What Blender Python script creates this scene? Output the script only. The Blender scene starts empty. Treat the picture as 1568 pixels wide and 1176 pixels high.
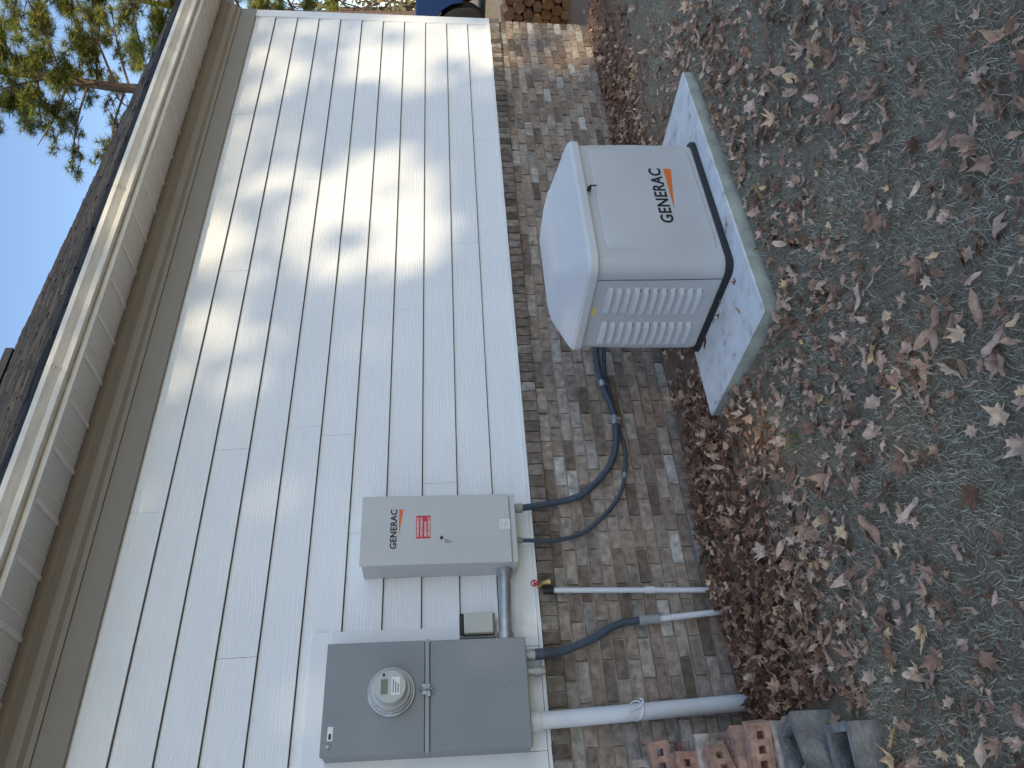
import bpy, math, random
from mathutils import Vector, Matrix, noise
random.seed(7)
rnd=random.random
def U(a,b): return a+(b-a)*random.random()
sc=bpy.context.scene
COL=sc.collection
EL=38
# ------------------------------------------------------------------ materials
def new_mat(name):
    m=bpy.data.materials.new(name); m.use_nodes=True
    nt=m.node_tree; b=nt.nodes['Principled BSDF']
    return m,nt,b
def N(nt,t,**kw):
    n=nt.nodes.new(t)
    for k,v in kw.items(): setattr(n,k,v)
    return n
def ramp(nt,stops):
    r=N(nt,'ShaderNodeValToRGB'); cr=r.color_ramp
    while len(cr.elements)<len(stops): cr.elements.new(.5)
    for e,(p,c) in zip(cr.elements,stops):
        e.position=p; e.color=(*c,1)
    return r
def coords(nt,scale=(1,1,1)):
    tc=N(nt,'ShaderNodeTexCoord'); mp=N(nt,'ShaderNodeMapping'); mp.inputs['Scale'].default_value=scale
    nt.links.new(tc.outputs['Object'],mp.inputs['Vector']); return mp.outputs[0]
def noisen(nt,vec,scale,detail=3,rough=.6):
    n=N(nt,'ShaderNodeTexNoise'); n.inputs['Scale'].default_value=scale; n.inputs['Detail'].default_value=detail; n.inputs['Roughness'].default_value=rough
    nt.links.new(vec,n.inputs['Vector']); return n.outputs[0]
def bump(nt,b,h,strength=.3,dist=.01,prev=None):
    bp=N(nt,'ShaderNodeBump'); bp.inputs['Strength'].default_value=strength; bp.inputs['Distance'].default_value=dist
    nt.links.new(h,bp.inputs['Height'])
    if prev: nt.links.new(prev,bp.inputs['Normal'])
    nt.links.new(bp.outputs[0],b.inputs['Normal']); return bp.outputs[0]
def mat(name,base,rough=.6,var=.12,nscale=6,stretch=(1,1,1),bs=40,bstr=.1,bd=.002,metal=0,spec=.5):
    m,nt,b=new_mat(name)
    v=coords(nt,stretch)
    n=noisen(nt,v,nscale)
    lo=tuple(c*(1-var) for c in base); hi=tuple(min(1,c*(1+var)) for c in base)
    r=ramp(nt,[(.3,lo),(.7,hi)]); nt.links.new(n,r.inputs[0]); nt.links.new(r.outputs[0],b.inputs['Base Color'])
    b.inputs['Roughness'].default_value=rough; b.inputs['Metallic'].default_value=metal
    b.inputs['Specular IOR Level'].default_value=spec
    if bstr: bump(nt,b,noisen(nt,v,bs),bstr,bd)
    return m
def island_mat(name,stops,rough=.9,nscale=60,var=.25,bstr=.3,bd=.003,bs=120,transl=0,detail=2,gain=1.0):
    m,nt,b=new_mat(name)
    stops=[(p,tuple(min(.85,q*gain) for q in c)) for p,c in stops]
    g=N(nt,'ShaderNodeNewGeometry'); r=ramp(nt,stops)
    nt.links.new(g.outputs['Random Per Island'],r.inputs[0])
    v=coords(nt); n=noisen(nt,v,nscale,detail)
    r2=ramp(nt,[(.3,(1-var,)*3),(.7,(1+var,)*3)]); nt.links.new(n,r2.inputs[0])
    mx=N(nt,'ShaderNodeMix',data_type='RGBA',blend_type='MULTIPLY'); mx.inputs[0].default_value=1
    nt.links.new(r.outputs[0],mx.inputs[6]); nt.links.new(r2.outputs[0],mx.inputs[7])
    nt.links.new(mx.outputs[2],b.inputs['Base Color']); b.inputs['Roughness'].default_value=rough
    b.inputs['Specular IOR Level'].default_value=.25
    if bstr: bump(nt,b,noisen(nt,v,bs,detail),bstr,bd)
    if transl:
        tr=N(nt,'ShaderNodeBsdfTranslucent'); nt.links.new(mx.outputs[2],tr.inputs[0])
        ms=N(nt,'ShaderNodeMixShader'); ms.inputs[0].default_value=transl
        out=nt.nodes['Material Output']
        nt.links.new(b.outputs[0],ms.inputs[1]); nt.links.new(tr.outputs[0],ms.inputs[2]); nt.links.new(ms.outputs[0],out.inputs[0])
    return m
def siding_material():
    m,nt,b=new_mat('painted_fibre_cement')
    v=coords(nt,(1,1,9)); n=noisen(nt,v,5,5,.65)
    v2=coords(nt); n2=noisen(nt,v2,1.3,3)
    r=ramp(nt,[(.3,(.78,.785,.79)),(.7,(.82,.825,.825))]); nt.links.new(n2,r.inputs[0])
    nt.links.new(r.outputs[0],b.inputs['Base Color']); b.inputs['Roughness'].default_value=.5
    w=N(nt,'ShaderNodeTexWave',bands_direction='Z'); w.inputs['Scale'].default_value=9; w.inputs['Distortion'].default_value=14
    w.inputs['Detail'].default_value=3; w.inputs['Detail Scale'].default_value=.8
    nt.links.new(coords(nt,(.35,1,2.2)),w.inputs['Vector'])
    p=bump(nt,b,n,.55,.004); bump(nt,b,w.outputs['Fac'],.4,.002,p)
    return m
M={}
M['siding']=siding_material()
M['trim']=mat('white_trim_paint',(.79,.795,.80),.45,.04,3,bs=30,bstr=.08)
M['frieze']=mat('frieze_paint',(.255,.225,.19),.5,.05,3)
M['gutter']=mat('aluminium_gutter_paint',(.72,.68,.61),.35,.12,7,(1,4,4),bstr=.05)
M['brick']=island_mat('tumbled_brick',[(0,(.12,.09,.07)),(.2,(.23,.172,.135)),(.45,(.30,.232,.183)),(.7,(.34,.28,.235)),(.86,(.17,.133,.108)),(1,(.44,.405,.365))],.9,22,.45,.8,.007,60,detail=4,gain=1.08)
M['rowlock']=island_mat('rowlock_brick',[(0,(.09,.07,.058)),(.4,(.17,.132,.106)),(.8,(.215,.175,.145)),(1,(.29,.255,.225))],.9,22,.45,.8,.007,60,detail=4)
M['loose']=island_mat('loose_brick',[(0,(.30,.15,.11)),(.35,(.36,.22,.165)),(.7,(.36,.29,.24)),(1,(.40,.36,.32))],.9,22,.4,.7,.006,60,detail=4,gain=1.1)
M['mortar']=mat('mortar',(.34,.30,.25),.95,.3,9,bs=80,bstr=.6,bd=.008)
M['block']=mat('concrete_block',(.22,.205,.185),.95,.5,9,bs=60,bstr=.9,bd=.012)
def pad_mat():
    m,nt,b=new_mat('concrete_pad'); v=coords(nt)
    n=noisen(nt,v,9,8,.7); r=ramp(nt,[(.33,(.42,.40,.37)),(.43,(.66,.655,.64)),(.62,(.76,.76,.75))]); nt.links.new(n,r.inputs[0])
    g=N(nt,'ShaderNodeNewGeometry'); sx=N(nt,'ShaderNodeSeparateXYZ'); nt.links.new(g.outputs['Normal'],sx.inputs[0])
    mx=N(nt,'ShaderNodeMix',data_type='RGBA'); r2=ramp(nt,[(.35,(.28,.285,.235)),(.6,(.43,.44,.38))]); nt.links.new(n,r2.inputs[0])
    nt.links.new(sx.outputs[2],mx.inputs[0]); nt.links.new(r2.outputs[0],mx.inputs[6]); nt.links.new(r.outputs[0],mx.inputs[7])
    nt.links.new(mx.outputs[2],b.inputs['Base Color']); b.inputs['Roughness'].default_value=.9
    bump(nt,b,n,.25,.006); return m
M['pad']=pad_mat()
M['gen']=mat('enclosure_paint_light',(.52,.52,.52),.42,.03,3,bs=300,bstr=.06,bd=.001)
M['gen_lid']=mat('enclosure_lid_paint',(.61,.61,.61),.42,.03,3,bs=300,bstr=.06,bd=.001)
M['switch']=mat('switch_enclosure_paint',(.52,.51,.50),.4,.03,3,bs=200,bstr=.05,bd=.001)
M['metergrey']=mat('meter_enclosure_grey',(.245,.257,.265),.45,.06,2.5,bs=200,bstr=.05,bd=.001)
M['metergrey2']=mat('meter_rail_grey',(.33,.345,.35),.4,.06,2.5)
M['black']=mat('black_plastic',(.015,.015,.017),.5,.1,8)
M['dark']=mat('dark_gap',(.03,.03,.032),.8,.1,8)
M['lap_shade']=mat('lap_shade_paint',(.06,.06,.065),.8,.1,8)
M['flex']=mat('liquidtight_conduit',(.06,.078,.105),.5,.12,8)
M['pvc']=mat('white_pvc',(.69,.70,.71),.35,.06,5,bs=20,bstr=.03)
M['galv']=mat('galvanised_steel',(.42,.43,.44),.42,.18,14,metal=.6)
M['zinc']=mat('zinc_fitting',(.35,.37,.39),.4,.2,30,metal=.7)
M['orange']=mat('orange_print',(.72,.16,.03),.5,.03,5,bstr=0)
M['print']=mat('black_print',(.012,.012,.013),.5,.03,5,bstr=0)
M['red']=mat('red_label',(.62,.03,.05),.5,.03,5,bstr=0)
M['white']=mat('white_label',(.8,.8,.78),.5,.03,5,bstr=0)
M['beige']=mat('beige_plastic',(.50,.50,.45),.5,.05,5)
M['meterface']=mat('meter_dial_plate',(.46,.47,.45),.25,.04,12)
M['lcd']=mat('lcd_glass',(.09,.11,.09),.1,.05,12,bstr=0)
M['brass']=mat('brass',(.35,.25,.09),.35,.2,30,metal=.8)
M['yellow']=mat('yellow_label',(.75,.6,.2),.5,.03,5,bstr=0)
M['bark']=mat('pine_bark',(.15,.10,.075),.95,.4,8,(3,3,.8),bs=20,bstr=.8,bd=.03)
M['truck']=mat('blue_car_paint',(.012,.04,.16),.2,.05,2,bstr=0); M['truck'].node_tree.nodes['Principled BSDF'].inputs['Coat Weight'].default_value=1
M['glass']=mat('tinted_window',(.02,.025,.03),.08,.05,2,bstr=0)
M['rubber']=mat('tyre_rubber',(.02,.02,.02),.85,.15,20)
M['wood']=island_mat('split_firewood',[(0,(.30,.13,.05)),(.5,(.42,.22,.10)),(1,(.22,.14,.09))],.9,12,.3)
M['leaf']=island_mat('dry_leaf',[(0,(.10,.055,.036)),(.2,(.19,.108,.072)),(.5,(.29,.178,.12)),(.75,(.37,.248,.178)),(.92,(.45,.32,.24)),(1,(.48,.33,.16))],.8,30,.3,0,gain=1.35)
M['litter']=island_mat('dark_leaf_litter',[(0,(.07,.036,.023)),(.35,(.165,.088,.055)),(.8,(.28,.163,.105)),(1,(.40,.265,.18))],.85,30,.3,0,gain=1.2)
M['grass']=island_mat('dormant_grass',[(0,(.20,.175,.12)),(.35,(.36,.32,.235)),(.6,(.46,.415,.32)),(.8,(.23,.24,.12)),(1,(.56,.51,.41))],.9,3,.2,0,gain=1.25)
M['straw']=island_mat('fallen_pine_straw',[(0,(.16,.09,.05)),(.6,(.30,.19,.11)),(1,(.42,.30,.19))],.9,3,.2,0,gain=1.2)
M['weed']=island_mat('green_weed',[(0,(.06,.10,.02)),(1,(.14,.20,.05))],.7,3,.2,0)
M['needles']=island_mat('pine_needles',[(0,(.11,.14,.025)),(.5,(.22,.24,.045)),(1,(.37,.34,.07))],.7,2,.3,0,transl=.3)
M['foliage']=island_mat('shadow_caster_foliage',[(0,(.035,.05,.02)),(.5,(.06,.085,.03)),(1,(.09,.11,.035))],.8,2,.3,0)
M['brush']=island_mat('winter_brush',[(0,(.12,.09,.05)),(.5,(.24,.19,.11)),(.8,(.12,.14,.05)),(1,(.30,.24,.15))],.9,2,.3,0)
def soffit_mat():
    m,nt,b=new_mat('vented_soffit'); 
    v=N(nt,'ShaderNodeTexVoronoi'); v.inputs['Randomness'].default_value=0; v.inputs['Scale'].default_value=85
    nt.links.new(coords(nt,(1,1,0)),v.inputs['Vector'])
    r=ramp(nt,[(.20,(.22,.20,.18)),(.30,(.84,.80,.74))]); nt.links.new(v.outputs['Distance'],r.inputs[0]); nt.links.new(r.outputs[0],b.inputs['Base Color'])
    b.inputs['Roughness'].default_value=.5; return m
M['soffit']=soffit_mat()
M['soffit_plain']=mat('soffit_joint_vinyl',(.84,.80,.74),.5,.04,4)
def shingle_mat():
    m,nt,b=new_mat('asphalt_shingles')
    g=N(nt,'ShaderNodeNewGeometry'); r=ramp(nt,[(0,(.010,.012,.020)),(.35,(.020,.024,.036)),(.7,(.036,.037,.044)),(1,(.06,.055,.052))])
    nt.links.new(g.outputs['Random Per Island'],r.inputs[0]); v=coords(nt); n=noisen(nt,v,90,2)
    r2=ramp(nt,[(.3,(.6,.6,.6)),(.7,(1.4,1.4,1.4))]); nt.links.new(n,r2.inputs[0])
    mx=N(nt,'ShaderNodeMix',data_type='RGBA',blend_type='MULTIPLY'); mx.inputs[0].default_value=1
    nt.links.new(r.outputs[0],mx.inputs[6]); nt.links.new(r2.outputs[0],mx.inputs[7]); nt.links.new(mx.outputs[2],b.inputs['Base Color'])
    b.inputs['Roughness'].default_value=.85; bump(nt,b,n,.6,.006); return m
M['shingle']=shingle_mat()
def ground_mat():
    m,nt,b=new_mat('lawn_soil'); v=coords(nt)
    n1=noisen(nt,v,1.3,4); n2=noisen(nt,v,34,7,.8)
    soil=ramp(nt,[(.3,(.22,.14,.095)),(.7,(.46,.32,.225))]); nt.links.new(n2,soil.inputs[0])
    gr=ramp(nt,[(.3,(.17,.135,.09)),(.5,(.35,.295,.215)),(.72,(.53,.46,.355))]); nt.links.new(n2,gr.inputs[0])
    sx=N(nt,'ShaderNodeSeparateXYZ'); nt.links.new(v,sx.inputs[0])
    mr=N(nt,'ShaderNodeMapRange'); mr.inputs['From Min'].default_value=-1.15; mr.inputs['From Max'].default_value=-.55
    nt.links.new(sx.outputs[1],mr.inputs['Value'])
    ad=N(nt,'ShaderNodeMath',operation='MULTIPLY_ADD'); ad.inputs[1].default_value=1.6; ad.inputs[2].default_value=-.75; nt.links.new(n1,ad.inputs[0])
    ad2=N(nt,'ShaderNodeMath',operation='ADD',use_clamp=True); nt.links.new(ad.outputs[0],ad2.inputs[0]); nt.links.new(mr.outputs[0],ad2.inputs[1])
    lt=N(nt,'ShaderNodeMath',operation='LESS_THAN'); lt.inputs[1].default_value=.6; nt.links.new(sx.outputs[1],lt.inputs[0])
    mu=N(nt,'ShaderNodeMath',operation='MULTIPLY'); nt.links.new(lt.outputs[0],mu.inputs[0]); nt.links.new(ad2.outputs[0],mu.inputs[1])
    mx=N(nt,'ShaderNodeMix',data_type='RGBA'); nt.links.new(mu.outputs[0],mx.inputs[0])
    nt.links.new(gr.outputs[0],mx.inputs[6]); nt.links.new(soil.outputs[0],mx.inputs[7]); nt.links.new(mx.outputs[2],b.inputs['Base Color'])
    b.inputs['Roughness'].default_value=.95; b.inputs['Specular IOR Level'].default_value=.1
    p=bump(nt,b,n2,1,.03); return m
M['ground']=ground_mat()
# ------------------------------------------------------------------ mesh helpers
def mobj(name,verts,faces,m,parent=None,smooth=False,mats=None,idx=None):
    me=bpy.data.meshes.new(name); me.from_pydata([tuple(v) for v in verts],[],faces); 
    if mats:
        for k in mats: me.materials.append(k)
        me.polygons.foreach_set('material_index',idx)
    else: me.materials.append(m)
    if smooth: me.polygons.foreach_set('use_smooth',[True]*len(me.polygons))
    me.update(); o=bpy.data.objects.new(name,me); COL.objects.link(o)
    if parent: o.parent=parent
    return o
def empty(name):
    o=bpy.data.objects.new(name,None); COL.objects.link(o); return o
BF=[(0,3,2,1),(4,5,6,7),(0,1,5,4),(1,2,6,5),(2,3,7,6),(3,0,4,7)]
def boxv(x0,x1,y0,y1,z0,z1): return [(x0,y0,z0),(x1,y0,z0),(x1,y1,z0),(x0,y1,z0),(x0,y0,z1),(x1,y0,z1),(x1,y1,z1),(x0,y1,z1)]
def box(name,x0,x1,y0,y1,z0,z1,m,parent=None,bev=0):
    o=mobj(name,boxv(x0,x1,y0,y1,z0,z1),BF,m,parent)
    if bev:
        b=o.modifiers.new('b','BEVEL'); b.width=bev; b.segments=3; b.limit_method='ANGLE'
        o.data.polygons.foreach_set('use_smooth',[True]*6)
        w=o.modifiers.new('w','WEIGHTED_NORMAL')
    return o
class Acc:
    def __init__(s): s.v=[]; s.f=[]
    def add(s,vs,fs):
        n=len(s.v); s.v.extend(vs); s.f.extend([tuple(i+n for i in f) for f in fs])
    def box(s,*a,j=0):
        vs=boxv(*a)
        if j: vs=[(x+U(-j,j),y+U(-j,j),z+U(-j,j)) for x,y,z in vs]
        s.add(vs,BF)
    def obj(s,name,m,parent=None,smooth=False): return mobj(name,s.v,s.f,m,parent,smooth)
def spline(pts,n=10):
    P=[Vector(p) for p in pts]; P=[P[0]*2-P[1]]+P+[P[-1]*2-P[-2]]; out=[]
    for i in range(1,len(P)-2):
        a,b,c,d=P[i-1:i+3]
        for k in range(n):
            t=k/n; out.append(.5*((2*b)+(c-a)*t+(2*a-5*b+4*c-d)*t*t+(3*b-a-3*c+d)*t**3))
    out.append(P[-2]); return out
def tubegeo(pts,rad,n=14):
    vs=[];fs=[]; L=len(pts); prev=None
    for i,p in enumerate(pts):
        t=(pts[min(i+1,L-1)]-pts[max(i-1,0)]).normalized()
        if prev is None: a=t.orthogonal().normalized()
        else:
            a=(prev-t*prev.dot(t)).normalized()
        prev=a; b=t.cross(a); r=rad(i/(L-1)) if callable(rad) else rad
        for k in range(n):
            an=2*math.pi*k/n; vs.append(tuple(p+a*math.cos(an)*r+b*math.sin(an)*r))
    for i in range(L-1):
        for k in range(n):
            k2=(k+1)%n; fs.append((i*n+k,i*n+k2,(i+1)*n+k2,(i+1)*n+k))
    fs.append(tuple(range(n-1,-1,-1))); fs.append(tuple((L-1)*n+k for k in range(n)))
    return vs,fs
def tube(name,pts,rad,m,parent=None,n=14,sp=0,ribs=False):
    P=spline(pts,sp) if sp else [Vector(p) for p in pts]
    if ribs:
        Q=[]; 
        for a,b in zip(P,P[1:]):
            k=max(1,int((b-a).length/.003)); Q+= [a.lerp(b,i/k) for i in range(k)]
        Q.append(P[-1]); L=len(Q)-1; r0=rad
        vs,fs=tubegeo(Q,lambda t:r0*(1+.045*math.sin(t*L*1.5)),n)
    else: vs,fs=tubegeo(P,rad,n)
    o=mobj(name,vs,fs,m,parent,True)
    e=o.modifiers.new('e','EDGE_SPLIT'); e.split_angle=math.radians(50)
    return o
def rrect(x0,x1,y0,y1,r,z,n=6):
    out=[]
    for cx,cy,a0 in ((x1-r,y1-r,0),(x0+r,y1-r,90),(x0+r,y0+r,180),(x1-r,y0+r,270)):
        for k in range(n+1):
            a=math.radians(a0+90*k/n); out.append((cx+r*math.cos(a),cy+r*math.sin(a),z))
    return out
def loft(name,rings,m,parent=None,angle=30):
    n=len(rings[0]); vs=[v for r in rings for v in r]; fs=[]
    for i in range(len(rings)-1):
        for k in range(n): fs.append((i*n+k,i*n+(k+1)%n,(i+1)*n+(k+1)%n,(i+1)*n+k))
    fs.append(tuple(range(n-1,-1,-1))); fs.append(tuple((len(rings)-1)*n+k for k in range(n)))
    o=mobj(name,vs,fs,m,parent,True); e=o.modifiers.new('e','EDGE_SPLIT'); e.split_angle=math.radians(angle); return o
def text(name,s,x0,x1,y,z,h,m,parent,bold=.0,space=1.0):
    t=bpy.data.curves.new(name,'FONT'); t.body=s; t.size=1; t.offset=bold; t.extrude=.002; t.resolution_u=3; t.space_character=space
    o=bpy.data.objects.new(name,t); COL.objects.link(o); bpy.context.view_layer.update()
    d=o.dimensions; bb=o.bound_box
    t.materials.append(m); sx=(x1-x0)/d.x; sz=h/d.y
    o.rotation_euler=(math.radians(90),0,0); o.scale=(sx,sz,1)
    o.location=(x0-bb[0][0]*sx,y,z-bb[0][1]*sz)
    if parent: o.parent=parent
    return o
# ------------------------------------------------------------------ terrain
def sstep(a,b,v):
    t=min(1,max(0,(v-a)/(b-a))); return t*t*(3-2*t)
def hgt(x,y):
    h=.012*noise.noise(Vector((x*1.7,y*1.7,0)))+.02*noise.noise(Vector((x*.6,y*.6,3)))
    h+=.7*sstep(7.9,11.3,x)
    h+=.034*sstep(1.3,2.1,x)*(1-sstep(4.3,5.6,x))*sstep(-2.6,-1.7,y)*(1-sstep(-.7,-.2,y))
    if y>-.15 and x<7.6: h*=.3
    return h
def ground():
    xs=[-260,-120,-60,-30,-15,-8,-5]+[-3.5+.12*i for i in range(130)]+[13,15,18,24,35,60,120,260]
    ys=[-260,-120,-60,-30,-15,-9,-7]+[-6+.12*i for i in range(58)]+[1.6,3,5,8,14,30,60,120,260]
    vs=[(x,y,hgt(x,y)) for y in ys for x in xs]; w=len(xs)
    fs=[(j*w+i,j*w+i+1,(j+1)*w+i+1,(j+1)*w+i) for j in range(len(ys)-1) for i in range(w-1)]
    return mobj('ground',vs,fs,M['ground'],None,True)
ground()
# ------------------------------------------------------------------ house
house=empty('brick_house')
X0,X1=-3.2,7.35; YB=8.4
box('inner_wall_core',X0+.02,X1-.02,.004+.02,YB,-.1,3.5,M['mortar'],house)
box('mortar_bed',X0,X1-.004,.004,.02,-.1,.885,M['mortar'],house)
a=Acc(); ch=.0677; bl=.203; j=.011; z=.875; row=0
while z>-.08:
    x=X0-(row%2)*.107
    while x<X1-.03:
        x1=min(x+bl-j,X1); p=U(0,.007)
        if x1-x>.03: a.box(x,x1,-.004-p,.03,z-ch+j,z,j=.0026)
        x+=bl
    z-=ch; row+=1
a.obj('brick_courses',M['brick'],house)
a=Acc(); x=X0
while x<X1:
    p=U(0,.006); a.box(x,min(x+.0655,X1+.02),-.034-p,.03,.885,.972+U(-.003,.003),j=.0026); x+=.0765
a.obj('rowlock_course',M['rowlock'],house)
box('rowlock_mortar',X0,X1+.012,-.024,.003,.887,.966,M['mortar'],house)
a=Acc(); z=.875; row=0
while z>-.08:
    y=.03-(row%2)*.1
    while y<YB: a.box(X1-.02,X1+.004+U(0,.005),max(.03,y),y+bl-j,z-ch+j,z,j=.002); y+=bl
    z-=ch; row+=1
y=.03
while y<YB: a.box(X1-.02,X1+.03,y,y+.0655,.885,.972,j=.002); y+=.0765
a.obj('end_wall_bricks',M['brick'],house)
# lap siding
a=Acc(); g2=Acc(); lap=.2015; k=0; z=.993
joints=[5.45,4.2,2.2,3.55,1.9,6.2,2.6,4.9,2.45,3.9,2.05,5.0]
while z<3.2:
    z1=min(z+lap,3.25); xs=[X0]; q=joints[k%12]-3.66*2
    while q<X1-.15:
        if q>X0+.2: xs.append(q)
        q+=3.66
    xs.append(X1-.1)
    for s,e in zip(xs,xs[1:]):
        s+=.0012; e-=.0012; d=U(-.001,.001)
        a.add([(s,-.023+d,z),(e,-.023+d,z),(e,-.008,z1+.004),(s,-.008,z1+.004),(s,0.003,z+.001),(e,.003,z+.001),(e,.003,z1),(s,.003,z1)],[(0,1,2,3),(4,5,1,0),(1,5,6,2),(4,0,3,7)])
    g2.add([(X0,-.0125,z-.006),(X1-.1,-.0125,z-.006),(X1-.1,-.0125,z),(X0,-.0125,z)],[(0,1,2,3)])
    z+=lap; k+=1
a.obj('lap_siding',M['siding'],house); g2.obj('lap_shade_strips',M['lap_shade'],house)  # dark strips stand in for the shade under each lap
box('siding_backing',X0,X1-.03,.004,.022,.97,3.5,M['trim'],house)
box('starter_strip',X0,X1-.1,-.03,.003,.974,.992,M['trim'],house)
box('corner_board',X1-.1,X1+.012,-.028,.02,.974,3.3,M['trim'],house,.003)
box('corner_board_return',X1-.01,X1+.02,.021,.12,.974,3.5,M['trim'],house,.003)
a=Acc(); z=.993
while z<3.5:
    a.add([(X1+.012,.12,z),(X1+.012,YB,z),(X1+.002,YB,z+lap),(X1+.002,.12,z+lap)],[(0,1,2,3)]); z+=lap
a.obj('end_wall_siding',M['siding'],house)
box('frieze_board',X0,X1+.01,-.034,.002,3.19,3.34,M['frieze'],house,.003)
prof=[(0,3.33),(-.045,3.33),(-.05,3.355),(-.07,3.375),(-.075,3.42),(-.105,3.45),(-.11,3.499),(0,3.499)]
def extr(name,prof,x0,x1,m,parent,smooth=False,seg=None):
    vs=[(x0,y,z) for y,z in prof]+[(x1,y,z) for y,z in prof]; n=len(prof)
    fs=[(i,(i+1)%n,n+(i+1)%n,n+i) for i in range(n)]+[tuple(range(n-1,-1,-1)),tuple(range(n,2*n))]
    return mobj(name,vs,fs,m,parent)
extr('crown_moulding',prof,X0,X1+.01,M['frieze'],house)
RX1=X1+.38; RX0=X0-.35
a=Acc(); b2=Acc(); x=RX0
while x<RX1-.02:
    e=min(x+.305,RX1)
    a.add([(x+.02,-.395,3.503),(x+.02,-.0,3.503),(e-.0,-.0,3.503),(e-.0,-.395,3.503)],[(0,1,2,3)])
    b2.box(x-.004,x+.02,-.395,-.0,3.494,3.51)
    for q in (.1,.2): b2.box(x+q,x+q+.006,-.395,0,3.4995,3.505)
    x=e
a.obj('vented_soffit_panels',M['soffit'],house); b2.obj('soffit_joints',M['soffit_plain'],house)
box('soffit_lip',RX0,RX1,-.42,-.395,3.488,3.512,M['gutter'],house)
box('fascia_board',RX0,RX1,-.415,-.396,3.512,3.62,M['gutter'],house)
box('eave_end_cap',RX1-.004,RX1+.016,-.42,.3,3.49,3.74,M['gutter'],house)
gp=[(-.418,3.625),(-.418,3.522),(-.462,3.522),(-.468,3.55),(-.487,3.575),(-.50,3.59),(-.50,3.618),(-.488,3.618),(-.488,3.606)]
a=Acc(); n=len(gp)
gj=[RX0,-.6,1.25,2.7,4.2,5.9,RX1]
for s,e in zip(gj,gj[1:]):
    vs=[(s+.001,y,z) for y,z in gp]+[(e-.001,y,z) for y,z in gp]
    a.add(vs,[(i,i+1,n+i+1,n+i) for i in range(n-1)])
    vs=[(e-.02,y+(-.003 if y<-.43 else 0),z-.003) for y,z in gp[1:7]]+[(e+.02,y+(-.003 if y<-.43 else 0),z-.003) for y,z in gp[1:7]]
    a.add(vs,[(i,i+1,7+i-1+0,6+i) for i in range(5)])
a.add([(RX1-.001,y,z) for y,z in gp],[tuple(range(n))])
a.obj('gutter',M['gutter'],house)
ex=.14; pitch=.7; cp=1/math.sqrt(1+pitch**2); ry0,rz0=-.445,3.635; RY=5.15
nr=int((RY-ry0)/(ex*cp)); a=Acc()
for i in range(nr+1):
    y0=ry0+i*ex*cp; y1=min(y0+ex*cp,RY); zz0=rz0+(y0-ry0)*pitch; zz1=rz0+(y1-ry0)*pitch
    x=RX0-U(0,.3)
    while x<RX1+.02:
        e=x+U(.13,.33); e2=min(e,RX1+.02); th=.008+U(0,.006)+(.004 if rnd()<.4 else 0)
        if e2>RX0: 
            s=max(x,RX0); yo=U(-.008,.004)
            a.add([(s,y0+yo,zz0-.0),(e2,y0+yo,zz0),(e2,y0+yo,zz0+th+.006),(s,y0+yo,zz0+th+.006),(s,y1,zz1+.006),(e2,y1,zz1+.006)],[(0,1,2,3),(3,2,5,4)])
        x=e
a.obj('roof_shingles_front',M['shingle'],house)
RZ=rz0+(RY-ry0)*pitch; BY=YB+.42; BZ=RZ-(BY-RY)*pitch
mobj('roof_deck_front',[(RX0,ry0,rz0-.02),(RX1,ry0,rz0-.02),(RX1,RY,RZ-.02),(RX0,RY,RZ-.02)],[(0,1,2,3)],M['frieze'],house)
mobj('roof_slope_back',[(RX0,RY,RZ),(RX1,RY,RZ),(RX1,BY,BZ),(RX0,BY,BZ)],[(0,1,2,3)],M['shingle'],house)
a=Acc(); x=RX0
while x<RX1: a.add([(x,RY-.15,RZ-.09),(x+.15,RY-.15,RZ-.09),(x+.15,RY,RZ+.02+U(0,.015)),(x,RY,RZ+.02),(x+.15,RY+.15,RZ-.09),(x,RY+.15,RZ-.09)],[(0,1,2,3),(3,2,4,5)]); x+=.145
a.obj('ridge_caps',M['shingle'],house)
box('ridge_vent',3.3,RX1-.4,RY-.12,RY+.12,RZ-.03,RZ+.075,M['shingle'],house)
for xx,nm in ((X1,'gable_right'),(X0,'gable_left')):
    mobj(nm,[(xx,.02,3.5),(xx,YB,3.5),(xx,YB,BZ+.2),(xx,RY,RZ-.1),(xx,.02,3.86)],[(0,1,2,3,4)],M['siding'],house)
for xx in (RX0,RX1):
    mobj('rake_board',[(xx,ry0,rz0-.16),(xx,RY,RZ-.18),(xx,RY,RZ-.012),(xx,ry0,rz0-.012),(xx+.02,ry0,rz0-.16),(xx+.02,RY,RZ-.18),(xx+.02,RY,RZ-.012),(xx+.02,ry0,rz0-.012)],BF,M['gutter'],house)
tb=empty('meter_mounting_board')
box('board_top',.60,1.345,-.035,-.02,2.03,2.14,M['trim'],tb,.003)
box('board_right',1.235,1.345,-.0355,-.02,.995,2.03,M['trim'],tb,.003)
box('board_left',.60,.74,-.0355,-.02,.995,2.03,M['trim'],tb,.003)
box('board_bottom',.742,1.233,-.0352,-.02,.995,1.09,M['trim'],tb,.003)
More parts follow.
